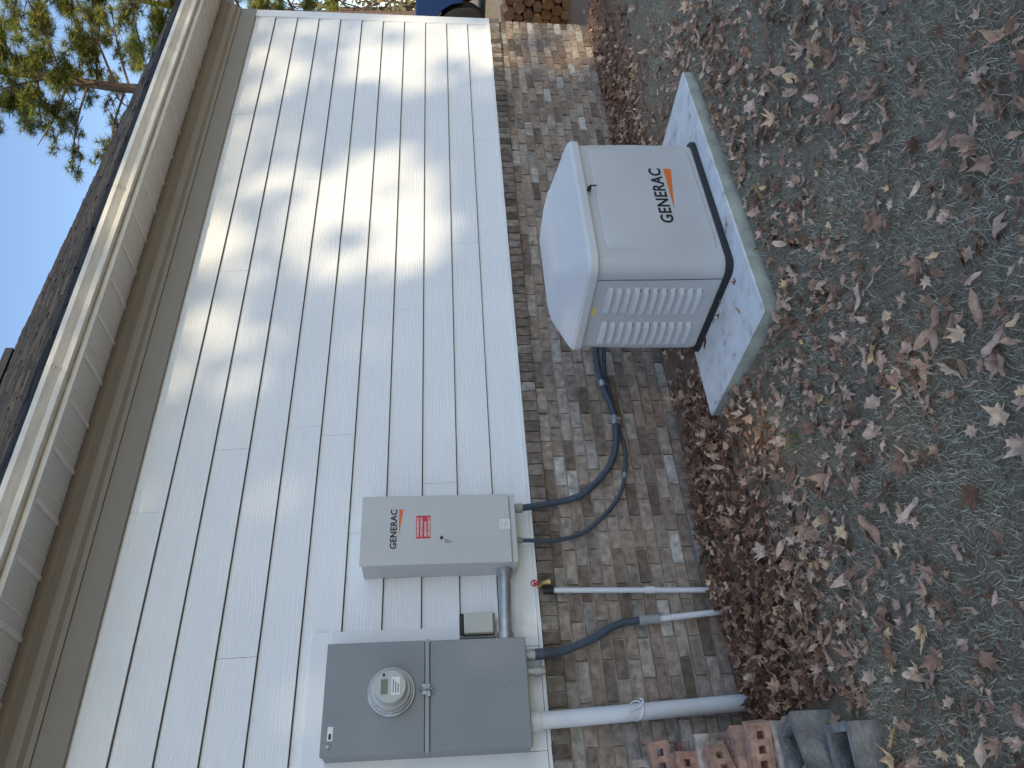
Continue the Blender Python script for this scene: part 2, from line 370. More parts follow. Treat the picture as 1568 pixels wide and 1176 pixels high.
# ------------------------------------------------------------------ meter box
mb=empty('electric_meter_box'); x0,x1,z0,z1=.736,1.234,1.083,2.034
box('enclosure',x0,x1,-.165,-.036,z0,z1,M['metergrey'],mb,.006)
box('upper_cover',x0-.004,x1+.004,-.18,-.1655,1.572,z1+.005,M['metergrey'],mb,.006)
box('lower_cover',x0-.003,x1+.003,-.178,-.1655,z0-.004,1.548,M['metergrey'],mb,.006)
box('divider_rail',x0-.006,x1+.006,-.186,-.166,1.55,1.57,M['metergrey2'],mb,.004)
def disc_y(name,cx,cz,y0,y1,r,m,parent,n=40,r2=None):
    r2=r if r2 is None else r2
    prof=[(y0,r),(y1+.003*(1 if y1<y0 else -1),r2),(y1,r2-.003)]
    vs=[];fs=[]
    for y,rr in prof:
        for k in range(n):
            an=2*math.pi*k/n; vs.append((cx+rr*math.cos(an),y,cz+rr*math.sin(an)))
    for i in range(2):
        for k in range(n): fs.append((i*n+k,i*n+(k+1)%n,(i+1)*n+(k+1)%n,(i+1)*n+k))
    fs.append(tuple((2)*n+k for k in range(n)))
    o=mobj(name,vs,fs,m,parent,True); e=o.modifiers.new('e','EDGE_SPLIT'); e.split_angle=math.radians(35); return o
mx,mz=1.0,1.728
disc_y('meter_ring',mx,mz,-.179,-.196,.112,M['galv'],mb)
disc_y('meter_collar',mx,mz,-.19,-.206,.102,M['zinc'],mb)
disc_y('meter_base',mx,mz,-.20,-.235,.094,M['meterface'],mb,r2=.09)
disc_y('meter_body',mx,mz,-.23,-.285,.078,M['meterface'],mb,r2=.073)
box('meter_display',mx-.035,mx+.03,-.2885,-.284,mz+.012,mz+.042,M['lcd'],mb,.001)
box('meter_nameplate',mx-.04,mx+.04,-.2875,-.284,mz-.045,mz-.006,M['white'],mb)
for q in (0,1,2): box('meter_barcode',mx-.03,mx+.03-.01*q,-.2885,-.287,mz-.016-.011*q,mz-.0125-.011*q,M['print'],mb)
disc_y('meter_button',mx+.05,mz+.03,-.284,-.292,.006,M['black'],mb,14)
box('latch_plate',mx-.02,mx+.03,-.192,-.186,1.545,1.585,M['zinc'],mb,.002)
tube('latch_hook',[(mx+.005,-.19,1.60),(mx+.005,-.205,1.575),(mx+.005,-.205,1.545),(mx-.008,-.198,1.53)],.005,M['zinc'],mb,10,4)
box('padlock_tab',mx-.03,mx-.005,-.2,-.19,1.545,1.56,M['zinc'],mb,.002)
box('rating_label',.80,.86,-.1815,-.18,1.985,2.01,M['white'],mb)
box('rating_label_print',.806,.83,-.1822,-.1812,1.992,2.004,M['print'],mb)
tube('cover_screw',[(.775,-.182,2.005),(.775,-.19,2.005)],.008,M['zinc'],mb,12)
text('embossed_logo','ep',1.02,1.06,-.1785,1.16,.035,M['metergrey2'],mb)
tube('hub_a',[(1.17,-.10,1.09),(1.17,-.10,1.03)],.028,M['galv'],mb,18)
tube('hub_b',[(1.09,-.10,1.09),(1.09,-.10,.985)],.02,M['galv'],mb,18)
tube('hub_b_collar',[(1.09,-.10,1.04),(1.09,-.10,1.01)],.027,M['galv'],mb,8)
# ------------------------------------------------------------------ transfer switch
sb=empty('transfer_switch_box'); x0,x1,z0,z1=1.626,2.016,1.087,1.90
box('enclosure',x0,x1,-.19,-.021,z0,z1,M['switch'],sb,.006)
box('door',x0-.006,x1+.004,-.205,-.1885,z0+.03,z1+.01,M['switch'],sb,.007)
box('sill',x0-.002,x1+.002,-.196,-.188,z0,z0+.026,M['switch'],sb,.002)
text('maker_lettering','GENERAC',1.71,1.937,-.2055,1.722,.035,M['print'],sb,.018,1.08)
mobj('logo_swoosh',[(1.79,-.2066,1.712),(1.79,-.2066,1.7105),(1.937,-.2066,1.690),(1.937,-.2066,1.712)],[(0,1,2,3)],M['orange'],sb)
box('warning_label',1.765,1.897,-.2062,-.2045,1.545,1.622,M['red'],sb)
for i,s in enumerate(('EMERGENCY','DISCONNECT','SERVICE','DISCONNECT')):
    text('label_text',s,1.775,1.887 if len(s)>8 else 1.86,-.2064,1.606-.0185*i-(.003 if i>1 else 0),.011,M['white'],sb,.02)
tube('door_lock',[(1.766,-.204,1.487),(1.766,-.212,1.487)],.008,M['black'],sb,14)
for i in range(4): box('lock_caption',1.735-.012*0,1.76-.004*i,-.2062,-.2045,1.465-.009*i,1.468-.009*i,M['print'],sb)
box('data_label',1.81,1.865,-.2062,-.2045,1.12,1.175,M['white'],sb)
for i in range(5): box('data_line',1.815,1.86-.004*(i%3),-.207,-.206,1.166-.009*i,1.169-.009*i,M['metergrey2'],sb)
cp_=empty('metal_conduit')
tube('pipe',[(1.24,-.095,1.17),(1.625,-.095,1.155)],.032,M['galv'],cp_,22)
tube('coupling_right',[(1.585,-.095,1.157),(1.625,-.095,1.155)],.042,M['galv'],cp_,22)
tube('coupling_left',[(1.24,-.095,1.17),(1.285,-.095,1.168)],.042,M['galv'],cp_,8)
ob=empty('outdoor_outlet_box')
box('body',1.275,1.40,-.08,-.021,1.215,1.40,M['metergrey2'],ob,.005)
box('lid',1.285,1.392,-.115,-.0815,1.228,1.378,M['beige'],ob,.008)
box('hinge',1.285,1.39,-.108,-.082,1.381,1.40,M['black'],ob,.003)
box('lid_gasket',1.281,1.395,-.0835,-.0795,1.224,1.382,M['black'],ob)
# ------------------------------------------------------------------ flexible conduits & pipes
A=[(1.98,-.10,1.09),(1.985,-.10,1.03),(2.03,-.06,.86),(2.10,-.045,.66),(2.32,-.045,.46),(2.62,-.045,.405),(2.88,-.05,.45),(3.12,-.10,.465),(3.3,-.3,.44),(3.36,-.6,.40),(3.36,-.82,.38)]
ca=empty('flexible_conduit')
tube('hose',A,.019,M['flex'],ca,14,10,True)
tube('top_fitting',[(1.98,-.10,1.09),(1.983,-.10,1.035)],.027,M['metergrey2'],ca,10)
tube('coupling_a',[(2.57,-.046,.408),(2.63,-.046,.406)],.0225,M['galv'],ca,14)
box('pipe_strap_a',2.60,2.612,-.07,.0,.37,.44,M['galv'],ca,.002)
tube('coupling_b',[(2.86,-.05,.446),(2.90,-.05,.452)],.0225,M['galv'],ca,14)
cb=empty('flexible_conduit')
tube('hose',[(1.79,-.10,1.09),(1.79,-.09,1.0),(1.80,-.06,.86),(1.87,-.03,.67),(2.08,-.028,.455),(2.34,-.028,.375),(2.6,-.028,.385),(2.94,-.04,.415),(3.2,-.12,.40),(3.4,-.4,.36),(3.42,-.82,.33)],.0115,M['flex'],cb,12,10,True)
tube('top_fitting',[(1.79,-.10,1.09),(1.79,-.095,1.05)],.018,M['metergrey2'],cb,10)
tube('coupling_a',[(2.20,-.028,.405),(2.235,-.028,.396)],.0145,M['galv'],cb,12)
tube('coupling_b',[(2.58,-.028,.384),(2.63,-.028,.387)],.0145,M['galv'],cb,12)
cc=empty('flexible_conduit')
tube('hose',[(1.17,-.10,1.04),(1.175,-.10,.97),(1.19,-.08,.88),(1.25,-.06,.72),(1.318,-.05,.59),(1.34,-.045,.48),(1.342,-.045,.44)],.0195,M['flex'],cc,14,10,True)
tube('top_fitting',[(1.17,-.10,1.045),(1.173,-.10,.985)],.028,M['flex'],cc,10)
p2=empty('white_pvc_pipe')
tube('pipe',[(1.345,-.045,.36),(1.372,-.06,-.05)],.0165,M['pvc'],p2,16)
tube('adapter',[(1.342,-.045,.45),(1.346,-.045,.35)],.0245,M['metergrey2'],p2,16)
tube('adapter_nut',[(1.342,-.045,.46),(1.343,-.045,.43)],.029,M['metergrey2'],p2,8)
p1=empty('white_pvc_pipe')
tube('pipe',[(1.52,-.05,.93),(1.485,-.06,-.05)],.0145,M['pvc'],p1,16)
tube('coupling',[(1.503,-.055,.40),(1.501,-.055,.35)],.0195,M['pvc'],p1,16)
tube('cap',[(1.5205,-.05,.95),(1.519,-.05,.895)],.019,M['black'],p1,16)
fa=empty('garden_faucet')
tube('body',[(1.545,.0,.965),(1.545,-.05,.965),(1.545,-.09,.955),(1.545,-.105,.925)],.013,M['brass'],fa,12,5)
tube('spout_collar',[(1.545,-.103,.935),(1.545,-.106,.915)],.018,M['brass'],fa,8)
tube('stem',[(1.545,-.055,.965),(1.552,-.075,1.0)],.006,M['brass'],fa,10)
tube('handle',[(1.552+.016*math.cos(t),-.078+.006*math.sin(t),1.0+.014*math.sin(t)) for t in [i*2*math.pi/14 for i in range(15)]],.004,M['red'],fa,8)
tube('handle_bar',[(1.538,-.078,1.0),(1.566,-.078,1.0)],.004,M['red'],fa,8)
p3=empty('white_pvc_pipe')
tube('pipe',[(.86,-.09,1.07),(.90,-.10,-.05)],.040,M['pvc'],p3,26)
tube('hub',[(.859,-.09,1.09),(.861,-.09,1.03)],.048,M['pvc'],p3,26)
tube('tie_wire',[(.885+.044*math.cos(t),-.095+.044*math.sin(t),.56+.03*math.sin(t*1.0)) for t in [i*2*math.pi/20 for i in range(21)]],.005,M['white'],p3,8)
tube('tie_wire_tail',[(.885,-.143,.565),(.87,-.155,.60),(.85,-.15,.63)],.004,M['white'],p3,8,4)
tube('tie_wire_tail',[(.885,-.143,.565),(.91,-.155,.53),(.93,-.15,.545)],.004,M['white'],p3,8,4)
# ------------------------------------------------------------------ generator
gx0,gx1,gy0,gy1=2.53,3.49,-1.46,-.80
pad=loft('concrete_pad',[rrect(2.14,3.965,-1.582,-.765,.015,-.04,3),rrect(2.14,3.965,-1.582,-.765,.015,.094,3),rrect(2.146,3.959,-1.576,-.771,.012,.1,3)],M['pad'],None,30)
g=empty('standby_generator')
loft('base_skid',[rrect(gx0-.012,gx1+.012,gy0-.012,gy1+.012,.06,.1),rrect(gx0-.012,gx1+.012,gy0-.012,gy1+.012,.06,.122),rrect(gx0-.004,gx1+.004,gy0-.004,gy1+.004,.06,.13)],M['black'],g)
def R_(ix,iy,z,r=.075): return rrect(gx0+ix,gx1-ix,gy0+iy,gy1-iy,r,z,8)
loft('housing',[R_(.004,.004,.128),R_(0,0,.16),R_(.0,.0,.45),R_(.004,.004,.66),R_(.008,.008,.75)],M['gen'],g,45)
def RL(a,b,c,d,z,r): return rrect(gx0+a,gx1-b,gy0+c,gy1-d,r,z,8)
loft('lid',[RL(-.006,-.006,-.006,-.006,.742,.085),RL(-.012,-.012,-.012,-.012,.75,.088),RL(-.012,-.012,-.012,-.012,.782,.088),RL(-.004,-.004,-.004,-.004,.797,.085),RL(.02,.015,.02,.0,.808,.075),
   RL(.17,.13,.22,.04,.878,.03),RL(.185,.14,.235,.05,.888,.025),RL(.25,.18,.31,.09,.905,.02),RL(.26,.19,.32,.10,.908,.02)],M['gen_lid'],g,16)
loft('lid_seam',[R_(.012,.012,.735),R_(.003,.003,.744)],M['dark'],g)
def strip(name,pts,w,nrm,m,parent):
    vs=[];fs=[]; nrm=Vector(nrm)
    for i,p in enumerate(pts):
        p=Vector(p); t=(Vector(pts[min(i+1,len(pts)-1)])-Vector(pts[max(i-1,0)])).normalized(); s=t.cross(nrm).normalized()*w
        vs+= [p-s,p+s]
    for i in range(len(pts)-1): fs.append((2*i,2*i+1,2*i+3,2*i+2))
    return mobj(name,vs,fs,m,parent)
strip('panel_seam',[(gx0-.0015,-1.375,.13),(gx0-.0028,-1.37,.3),(gx0-.002,-1.365,.45),(gx0+.001,-1.36,.6),(gx0+.005,-1.352,.735)],.0022,(-1,0,0),M['dark'],g)
def ypanel(name,x0,x1,z0,z1,yb,th,r,m,parent,n=5):
    ring=lambda ins,y:[(px,y,pz) for px,pz,_ in rrect(x0+ins,x1-ins,z0+ins,z1-ins,max(r-ins,.003),0,n)]
    return loft(name,[ring(0,yb),ring(.004,yb-th*.7),ring(.012,yb-th)],m,parent,60)
ypanel('front_panel',2.64,3.40,.15,.70,-1.457,.008,.03,M['gen'],g)
text('maker_lettering','GENERAC',2.82,3.235,-1.4655,.335,.066,M['print'],g,.018,1.08)
mobj('logo_swoosh',[(2.93,-1.4665,.318),(2.93,-1.4665,.3165),(3.235,-1.4665,.277),(3.235,-1.4665,.318)],[(0,1,2,3)],M['orange'],g)
tube('lid_lock',[(3.05,-1.468,.735),(3.05,-1.488,.735)],.011,M['black'],g,14)
tube('lid_key',[(3.05,-1.488,.735),(3.05,-1.498,.735),(3.052,-1.498,.70)],.004,M['black'],g,8)
a=Acc(); b_=Acc(); 
for col,(ya,yb) in enumerate(((-1.31,-1.10),(-1.06,-.865))):
    for i in range(11):
        zc=.665-.044*i-(.012 if col else 0)
        xo=gx0+ (.006 if zc>.55 else .001)
        n=6; vs=[]
        for q in range(n+1):
            t=q/n; yy=ya+(yb-ya)*t; e=min(t,1-t)*5; o=.02*min(1,e)
            vs+=[(xo+.001,yy,zc+.015),(xo-o*.7,yy,zc+.006),(xo-o,yy,zc-.012),(xo+.001,yy,zc-.0135)]
        fs=[]
        for q in range(n):
            for k in range(3): fs.append((q*4+k,q*4+k+1,q*4+k+5,q*4+k+4))
        a.add(vs,fs)
        b_.add([(xo-.0015,ya+.012,zc-.0135),(xo-.0015,yb-.012,zc-.0135),(xo-.0015,yb-.012,zc-.018),(xo-.0015,ya+.012,zc-.018)],[(0,1,2,3)])
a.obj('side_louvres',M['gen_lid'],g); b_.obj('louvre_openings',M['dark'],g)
mobj('caution_sticker',[(gx0+.004,-1.16,.712),(gx0+.004,-1.10,.712),(gx0+.0058,-1.10,.735),(gx0+.0058,-1.16,.735)],[(0,1,2,3)],M['yellow'],g)
# ------------------------------------------------------------------ loose bricks and blocks
def cored_brick(acc,dark,loc,rot,L=.2,Wd=.092,Hh=.058):
    h=.015; hx=[-.055,0,.055]; vs=[];fs=[]
    xs=[-L/2]+[c+s*h for c in hx for s in (-1,1)]+[L/2]; ys=[-Wd/2,-h,h,Wd/2]
    for z in (-Hh/2,Hh/2):
        for y in ys:
            for x in xs: vs.append((x+U(-.001,.001),y,z))
    nx=len(xs); W=nx*4
    for s in (0,1):
        for jj in range(3):
            for i in range(nx-1):
                if jj==1 and i in (1,3,5): continue
                f=(s*W+jj*nx+i,s*W+jj*nx+i+1,s*W+(jj+1)*nx+i+1,s*W+(jj+1)*nx+i); fs.append(f if s else f[::-1])
    for i in range(nx-1):
        fs.append((i,i+1,W+i+1,W+i)); k=3*nx; fs.append((k+i+1,k+i,W+k+i,W+k+i+1))
    for jj in range(3):
        fs.append(((jj+1)*nx,jj*nx,W+jj*nx,W+(jj+1)*nx)); fs.append((jj*nx+nx-1,(jj+1)*nx+nx-1,W+(jj+1)*nx+nx-1,W+jj*nx+nx-1))
    for i in (1,3,5):
        p=[nx+i,nx+i+1,2*nx+i+1,2*nx+i]
        for q in range(4): fs.append((p[q],p[(q+1)%4],W+p[(q+1)%4],W+p[q]))
    Mx=Matrix.Translation(loc)@rot
    acc.add([tuple(Mx@Vector(v)) for v in vs],fs)
acc=Acc()
E=lambda x,y,z: Matrix.Rotation(math.radians(z),4,'Z')@Matrix.Rotation(math.radians(y),4,'Y')@Matrix.Rotation(math.radians(x),4,'X')
steps=[(-.20,.66,6),(-.33,.60,5),(-.46,.50,4),(-.59,.38,3),(-.72,.26,2)]
for yi,top,nl in steps:
    z=0.0
    lv=0
    while z<top-.03:
        last=z+.1>=top-.03
        for xi in range(3):
            xc=.58-.215*xi+U(-.035,.035)-(.03 if lv%2 else 0)
            if last: cored_brick(acc,None,(xc,yi+U(-.015,.015),z+.05),E(90+U(-8,8),U(-7,7),U(-28,28)))
            else: cored_brick(acc,None,(xc,yi+U(-.01,.01),z+.03),E(0,0,U(-14,14)),Hh=.06)
        z+=.094 if last else .061
        lv+=1
acc.obj('loose_brick_pile',M['loose'])
def cblock(x,y,z,rz,parent):
    a=Acc(); L,Wd,Hh,t=.39,.19,.19,.03
    for q in ((-L/2,L/2,-Wd/2,-Wd/2+t),(-L/2,L/2,Wd/2-t,Wd/2)): a.box(q[0],q[1],q[2],q[3],0,Hh,j=.004)
    for xx in (-L/2+.001,-t/2,L/2-t-.001): a.box(xx,xx+t,-Wd/2+t,Wd/2-t,.002,Hh-.002)
    Mx=Matrix.Translation((x,y,z))@Matrix.Rotation(math.radians(rz),4,'Z'); a.v=[tuple(Mx@Vector(v)) for v in a.v]
    return a.obj('block',M['block'],parent)
blk=empty('concrete_block'); cblock(.45,-.90,-.02,12,blk)
blk2=empty('concrete_block'); cblock(.38,-1.12,-.09,-8,blk2)
# ------------------------------------------------------------------ leaves and grass
LOB=[[(0,1.0),(18,.55),(30,.62),(48,.95),(66,.5),(80,.55),(100,.8),(122,.42),(150,.5),(175,.22),(185,.22),(210,.5),(238,.42),(260,.8),(280,.55),(294,.5),(312,.95),(330,.62),(342,.55)],
 [(0,1.0),(14,.62),(26,.72),(40,.45),(56,.66),(74,.36),(100,.5),(130,.3),(165,.34),(180,.75),(195,.34),(230,.3),(260,.5),(286,.36),(304,.66),(320,.45),(334,.72),(346,.62)],
 [(0,1.05),(20,.72),(45,.5),(75,.42),(105,.42),(140,.5),(165,.6),(180,.72),(195,.6),(220,.5),(255,.42),(285,.42),(315,.5),(340,.72)]]
def leafgeo(loc,size,yaw,tx,ty,curl):
    lob=random.choices(LOB,(5,3,3))[0]
    vs=[(0,0,0)]; j=[U(.82,1.15) for _ in lob]; ph=U(0,6.28); c2=U(-.5,.5); fold=U(.05,.6) if rnd()<.45 else U(0,.15)
    el=U(.6,1)
    for (an,r),q in zip(lob,j):
        a=math.radians(an); r*=q; x=r*math.cos(a); y=r*math.sin(a)*el
        z=curl*(r*r)*.5+fold*abs(y)*(1 if curl>0 else -1)+.16*r*math.sin(3*a+ph)+c2*x*y*.5
        vs.append((x,y*(1-fold*.4),z))
    Mx=Matrix.Translation(loc)@Matrix.Rotation(yaw,4,'Z')@Matrix.Rotation(tx,4,'X')@Matrix.Rotation(ty,4,'Y')@Matrix.Scale(size,4)
    n=len(lob); return [tuple(Mx@Vector(v)) for v in vs],[(0,1+i,1+(i+1)%n) for i in range(n)]
def onpad(x,y,m=0): return 2.14-m<x<3.97+m and -1.59-m<y<-.76+m
def ingen(x,y): return 2.47<x<3.55 and -1.52<y<-.74
def inpile(x,y): return x<.72 and y>-1.22
L1=Acc(); L2=Acc()
def cluster(x,y): return noise.noise(Vector((x*1.1+4,y*1.1,0)))+.5*noise.noise(Vector((x*3,y*3,7)))
cnt=0
while cnt<10500:
    x=U(-1.0,11); y=U(-4.6,-.05)
    if x>5.5 and rnd()<.6: continue
    d=.66+.7*cluster(x,y)
    d-= .3*max(0,min(1,(x-4.3)/1.5))
    if ingen(x,y) or inpile(x,y): continue
    if onpad(x,y,.04): continue
    if rnd()>d: continue
    h=hgt(x,y)+U(.008,.03)
    s=U(.014,.04) if rnd()<.82 else U(.04,.072)
    v,f=leafgeo((x,y,h),s,U(0,6.28),U(-.6,.6),U(-.6,.6),U(-.6,1.0)); L1.add(v,f); cnt+=1
def drift(cx,cy,rx,ry,n,hh,acc,big=.05):
    for _ in range(n):
        a=U(0,6.28); r=math.sqrt(rnd())*1.05; x=cx+rx*r*math.cos(a); y=min(-.03,cy+ry*r*math.sin(a))
        if ingen(x,y) or onpad(x,y,.02): continue
        if inpile(x,y) and y>-.95: continue
        z=hgt(x,y)+hh*max(0,1-r*r)*rnd()+.01
        v,f=leafgeo((x,y,z),U(.02,big),U(0,6.28),U(-1,1),U(-1,1),U(-.8,1.2)); (acc if rnd()<.75 else L1).add(v,f)
drift(1.65,-.38,.95,.36,850,.13,L2); drift(.98,-.62,.45,.45,480,.14,L2); drift(1.9,-.75,.45,.45,340,.10,L2)
drift(4.9,-.38,1.3,.38,800,.12,L2,.045); drift(6.3,-.5,1.2,.45,600,.11,L2,.045); drift(3.9,-.45,.6,.3,150,.05,L2)
drift(2.1,-1.75,.5,.35,170,.03,L1); drift(1.0,-1.0,.5,.4,300,.05,L1); drift(3.3,-1.85,1.1,.25,160,.03,L1)
for (x,y) in ((2.42,-1.46),(2.44,-1.22),(2.47,-1.27),(2.46,-1.15),(2.45,-1.0),(2.70,-1.53),(2.28,-1.42),(2.72,-1.56)):
    v,f=leafgeo((x,y,.122),U(.028,.042),U(0,6.28),U(-.4,.4),U(-.4,.4),.8); L2.add(v,f)
L1.obj('fallen_leaves',M['leaf']); L2.obj('fallen_leaves',M['litter'])
gv=[];gf=[]
def blade(x,y,h,w,lean,gv=gv,gf=gf,up=0):
    z=hgt(x,y)-.003+up; a=U(0,6.28); b=a+U(1,2); ca,sa=math.cos(a),math.sin(a); lx,ly=lean*math.cos(b),lean*math.sin(b)
    n=len(gv); gv.extend([(x-ca*w,y-sa*w,z),(x+ca*w,y+sa*w,z),(x+lx,y+ly,z+h)])
    gf.append((n,n+1,n+2))
for _ in range(220000):
    if rnd()<.82: x=U(-.2,5.5); y=U(-4.0,-.5)
    else: x=U(-1.0,11); y=U(-4.6,-.5)
    if onpad(x,y,.0): continue
    c=noise.noise(Vector((x*.9,y*.9,11)))+.6*noise.noise(Vector((x*5,y*5,2)))
    if y>-1.15+.3*c and rnd()<.93: continue
    if x<.75 and y>-1.2: continue
    if c<-.3 and rnd()<.5: continue
    blade(x,y,U(.006,.026),U(.0010,.0021),U(.012,.045))
mobj('grass',gv,gf,M['grass'])
pv=[];pf=[]
for _ in range(5000):
    x=U(-.2,8); y=U(-4.2,-.05)
    if onpad(x,y) or inpile(x,y): continue
    blade(x,y,U(0,.012),U(.0007,.0014),U(.05,.12),pv,pf,U(.012,.035))
mobj('pine_straw',pv,pf,M['straw'])
pv=[];pf=[]
for (cx,cy,n) in ((1.72,-.09,90),(1.78,-.16,60),(1.6,-.1,50),(1.62,-1.35,40)):
    for _ in range(n): blade(cx+random.gauss(0,.03),cy+random.gauss(0,.025),U(.02,.07),U(.0015,.003),U(.01,.04),pv,pf)
mobj('green_weeds',pv,pf,M['weed'])
# ------------------------------------------------------------------ trees
SH=Vector((-.35,-.94,0)).normalized()
SUN=SH*math.cos(math.radians(EL))+Vector((0,0,math.sin(math.radians(EL))))
def limb(acc,p0,p1,r0,r1,n=8,bend=.1):
    p0=Vector(p0);p1=Vector(p1); d=(p1-p0).length
    m=p0.lerp(p1,.5)+Vector((U(-1,1),U(-1,1),U(-.3,.6)))*d*bend
    P=spline([p0,m,p1],4); v,f=tubegeo(P,lambda t:r0+(r1-r0)*t,n); acc.add(v,f)
def pine(x,y,h,cb,R,seed,ntufts,name='pine_tree',needle=.17,dens=1.0,tr=.18):
    random.seed(seed); t=empty(name); a=Acc(); z0=hgt(x,y)-.1
    tp=[Vector((x+U(-.06,.06)*i,y+U(-.06,.06)*i,z0+h*i/6)) for i in range(7)]
    v,f=tubegeo(spline(tp,4),lambda q:tr*(1-q)+.02,10); a.add(v,f)
    nv=[];nf=[]
    def tuft(c,s):
        for _ in range(int(30*dens)):
            d=Vector((U(-1,1),U(-1,1),U(-.6,1))).normalized(); L=s*U(.7,1.2); e=d.orthogonal().normalized()*.012
            o=Vector(c)+d*s*.1; k=len(nv); nv.extend([tuple(o-e),tuple(o+e),tuple(o+d*L)]); nf.append((k,k+1,k+2))
    nbr=int(ntufts/14)
    for b in range(nbr):
        u=cb+(1-cb)*(b+rnd())/nbr; zz=z0+h*u; an=b*2.4+U(-.5,.5); rl=R*(1-.6*((u-cb)/(1-cb)))*U(.55,1.1)
        i=min(5,int(u*6)); base=tp[i].lerp(tp[i+1],u*6-i) if u<1 else tp[6]
        end=base+Vector((math.cos(an)*rl,math.sin(an)*rl,rl*U(-.05,.35))); limb(a,base,end,.03,.008,6,.08)
        for s in range(5):
            q=U(.35,1); p=base.lerp(end,q); e2=p+Vector((U(-1,1),U(-1,1),U(-.1,.6)))*rl*.33; limb(a,p,e2,.011,.004,5)
            for w in range(4):
                c=p.lerp(e2,U(.5,1.1))+Vector((U(-.12,.12),U(-.12,.12),U(-.08,.12)))
                for m in range(3): tuft(c+Vector((U(-.14,.14),U(-.14,.14),U(-.08,.1))),needle*U(.8,1.3))
    a.obj('trunk_and_limbs',M['bark'],t); mobj('needle_clumps',nv,nf,M['needles'],t)
pine(16,6.3,14.5,.52,2.3,3,700)
pine(21.5,7.6,12.2,.35,2.6,5,620,dens=.7,needle=.24)
pine(24,10.6,10.5,.3,2.6,8,500,dens=.7,needle=.26)
random.seed(21)
a=Acc(); w=Acc()
for _ in range(70):
    tx=U(27,48); ty=U(-6,34); h=U(5,9); limb(w,(tx,ty,.3),(tx+U(-.6,.6),ty+U(-.6,.6),h),.13,.03,6,.04)
    for b in range(7):
        z=U(.3,1)*h; limb(w,(tx,ty,z),(tx+U(-1.8,1.8),ty+U(-1.8,1.8),z+U(.2,1.6)),.04,.01,4)
    for _ in range(260):
        q=Vector((U(-1,1),U(-1,1),U(-1,1)))
        if q.length>1: continue
        c=Vector((tx,ty,h*.55))+Vector((q.x*2.2,q.y*2.2,q.z*h*.5)); s=U(.08,.28)
        e1=Vector((U(-1,1),U(-1,1),U(-1,1))).normalized()*s; e2=e1.orthogonal().normalized()*s*.6
        a.add([tuple(c-e1),tuple(c+e2),tuple(c+e1),tuple(c-e2)],[(0,1,2,3)])
dt=empty('distant_trees'); a.obj('foliage',M['brush'],dt); w.obj('trunks',M['bark'],dt)
# unseen shadow-caster trees behind the viewer, crowns culled to shape the wall's sun patches
def lit(x,z):
    def e(cx,cz,rx,rz,p=1.0):
        d=((x-cx)/rx)**2+((z-cz)/rz)**2; return p*max(0,min(1,1.6-1.3*d))
    m=0
    m=max(m,e(4.5,2.0,.9,.68)); m=max(m,e(6.75,1.65,.75,.95)); m=max(m,e(7.0,.5,.5,.8)); m=max(m,e(3.2,2.75,.42,.28,.85))
    m=max(m,e(5.1,2.75,.8,.25,.7)); m=max(m,e(4.1,2.95,1.1,.28,.8)); m=max(m,e(6.6,2.9,1.0,.35,.8)); m=max(m,e(1.45,3.08,.3,.18,.35))
    m=max(m,e(4.9,1.65,.45,.3,.8)); m=max(m,e(5.0,3.15,2.4,.2,.7))
    n=noise.noise(Vector((x*1.6+z*1.1,z*2.6-x*1.2,5)))
    m-=max(0,-.08-n)*2.1
    if 3.16<z<3.36: m=max(m,.8 if n>-.2 else .2)
    return max(0,min(1,m))
trunks=[-9,-5.6,-2.2,.6,2.5,5.75,8.6]
quads={i:Acc() for i in range(len(trunks))}
cnt=0
while cnt<31000:
    xw=U(-8.5,9.2); zw=U(-5.2,4.2); Y=U(-19,-15); cnt+=1
    if zw>3.5 and rnd()<(zw-3.5)*1.4: continue
    if zw<-4 and rnd()<(-4-zw)*.8: continue
    if xw>8.0 and rnd()<(xw-8)*.8: continue
    if rnd()<lit(xw,zw)**.5*1.02: continue
    t=Y/SUN.y; P=Vector((xw+SUN.x*t,Y,zw+SUN.z*t))
    s=U(.10,.18); e1=Vector((U(-1,1),U(-1,1),U(-1,1))).normalized()*s; e2=e1.cross(Vector((U(-1,1),U(-1,1),U(-1,1)))).normalized()*s
    i=min(range(len(trunks)),key=lambda k:abs(trunks[k]-xw+U(-1,1)))
    quads[i].add([tuple(P-e1),tuple(P+e2),tuple(P+e1),tuple(P-e2)],[(0,1,2,3)])
for i,tx in enumerate(trunks):
    t=empty('shadow_caster_tree'); Y=-17; tt=Y/SUN.y; bx=tx+SUN.x*tt
    w=Acc(); v,f=tubegeo(spline([(bx,Y,-.2),(bx+.1,Y+.1,6),(bx-.1,Y,12),(bx,Y,17.2)],5),lambda q:.22*(1-q)+.03,10); w.add(v,f)
    for b in range(14):
        z=U(9.5,16.5); limb(w,(bx,Y,z),(bx+U(-1.8,1.8),Y+U(-1.8,1.8),z+U(.1,.9)),.04,.012,5)
    w.obj('trunk_and_limbs',M['bark'],t); quads[i].obj('foliage',M['foliage'],t)
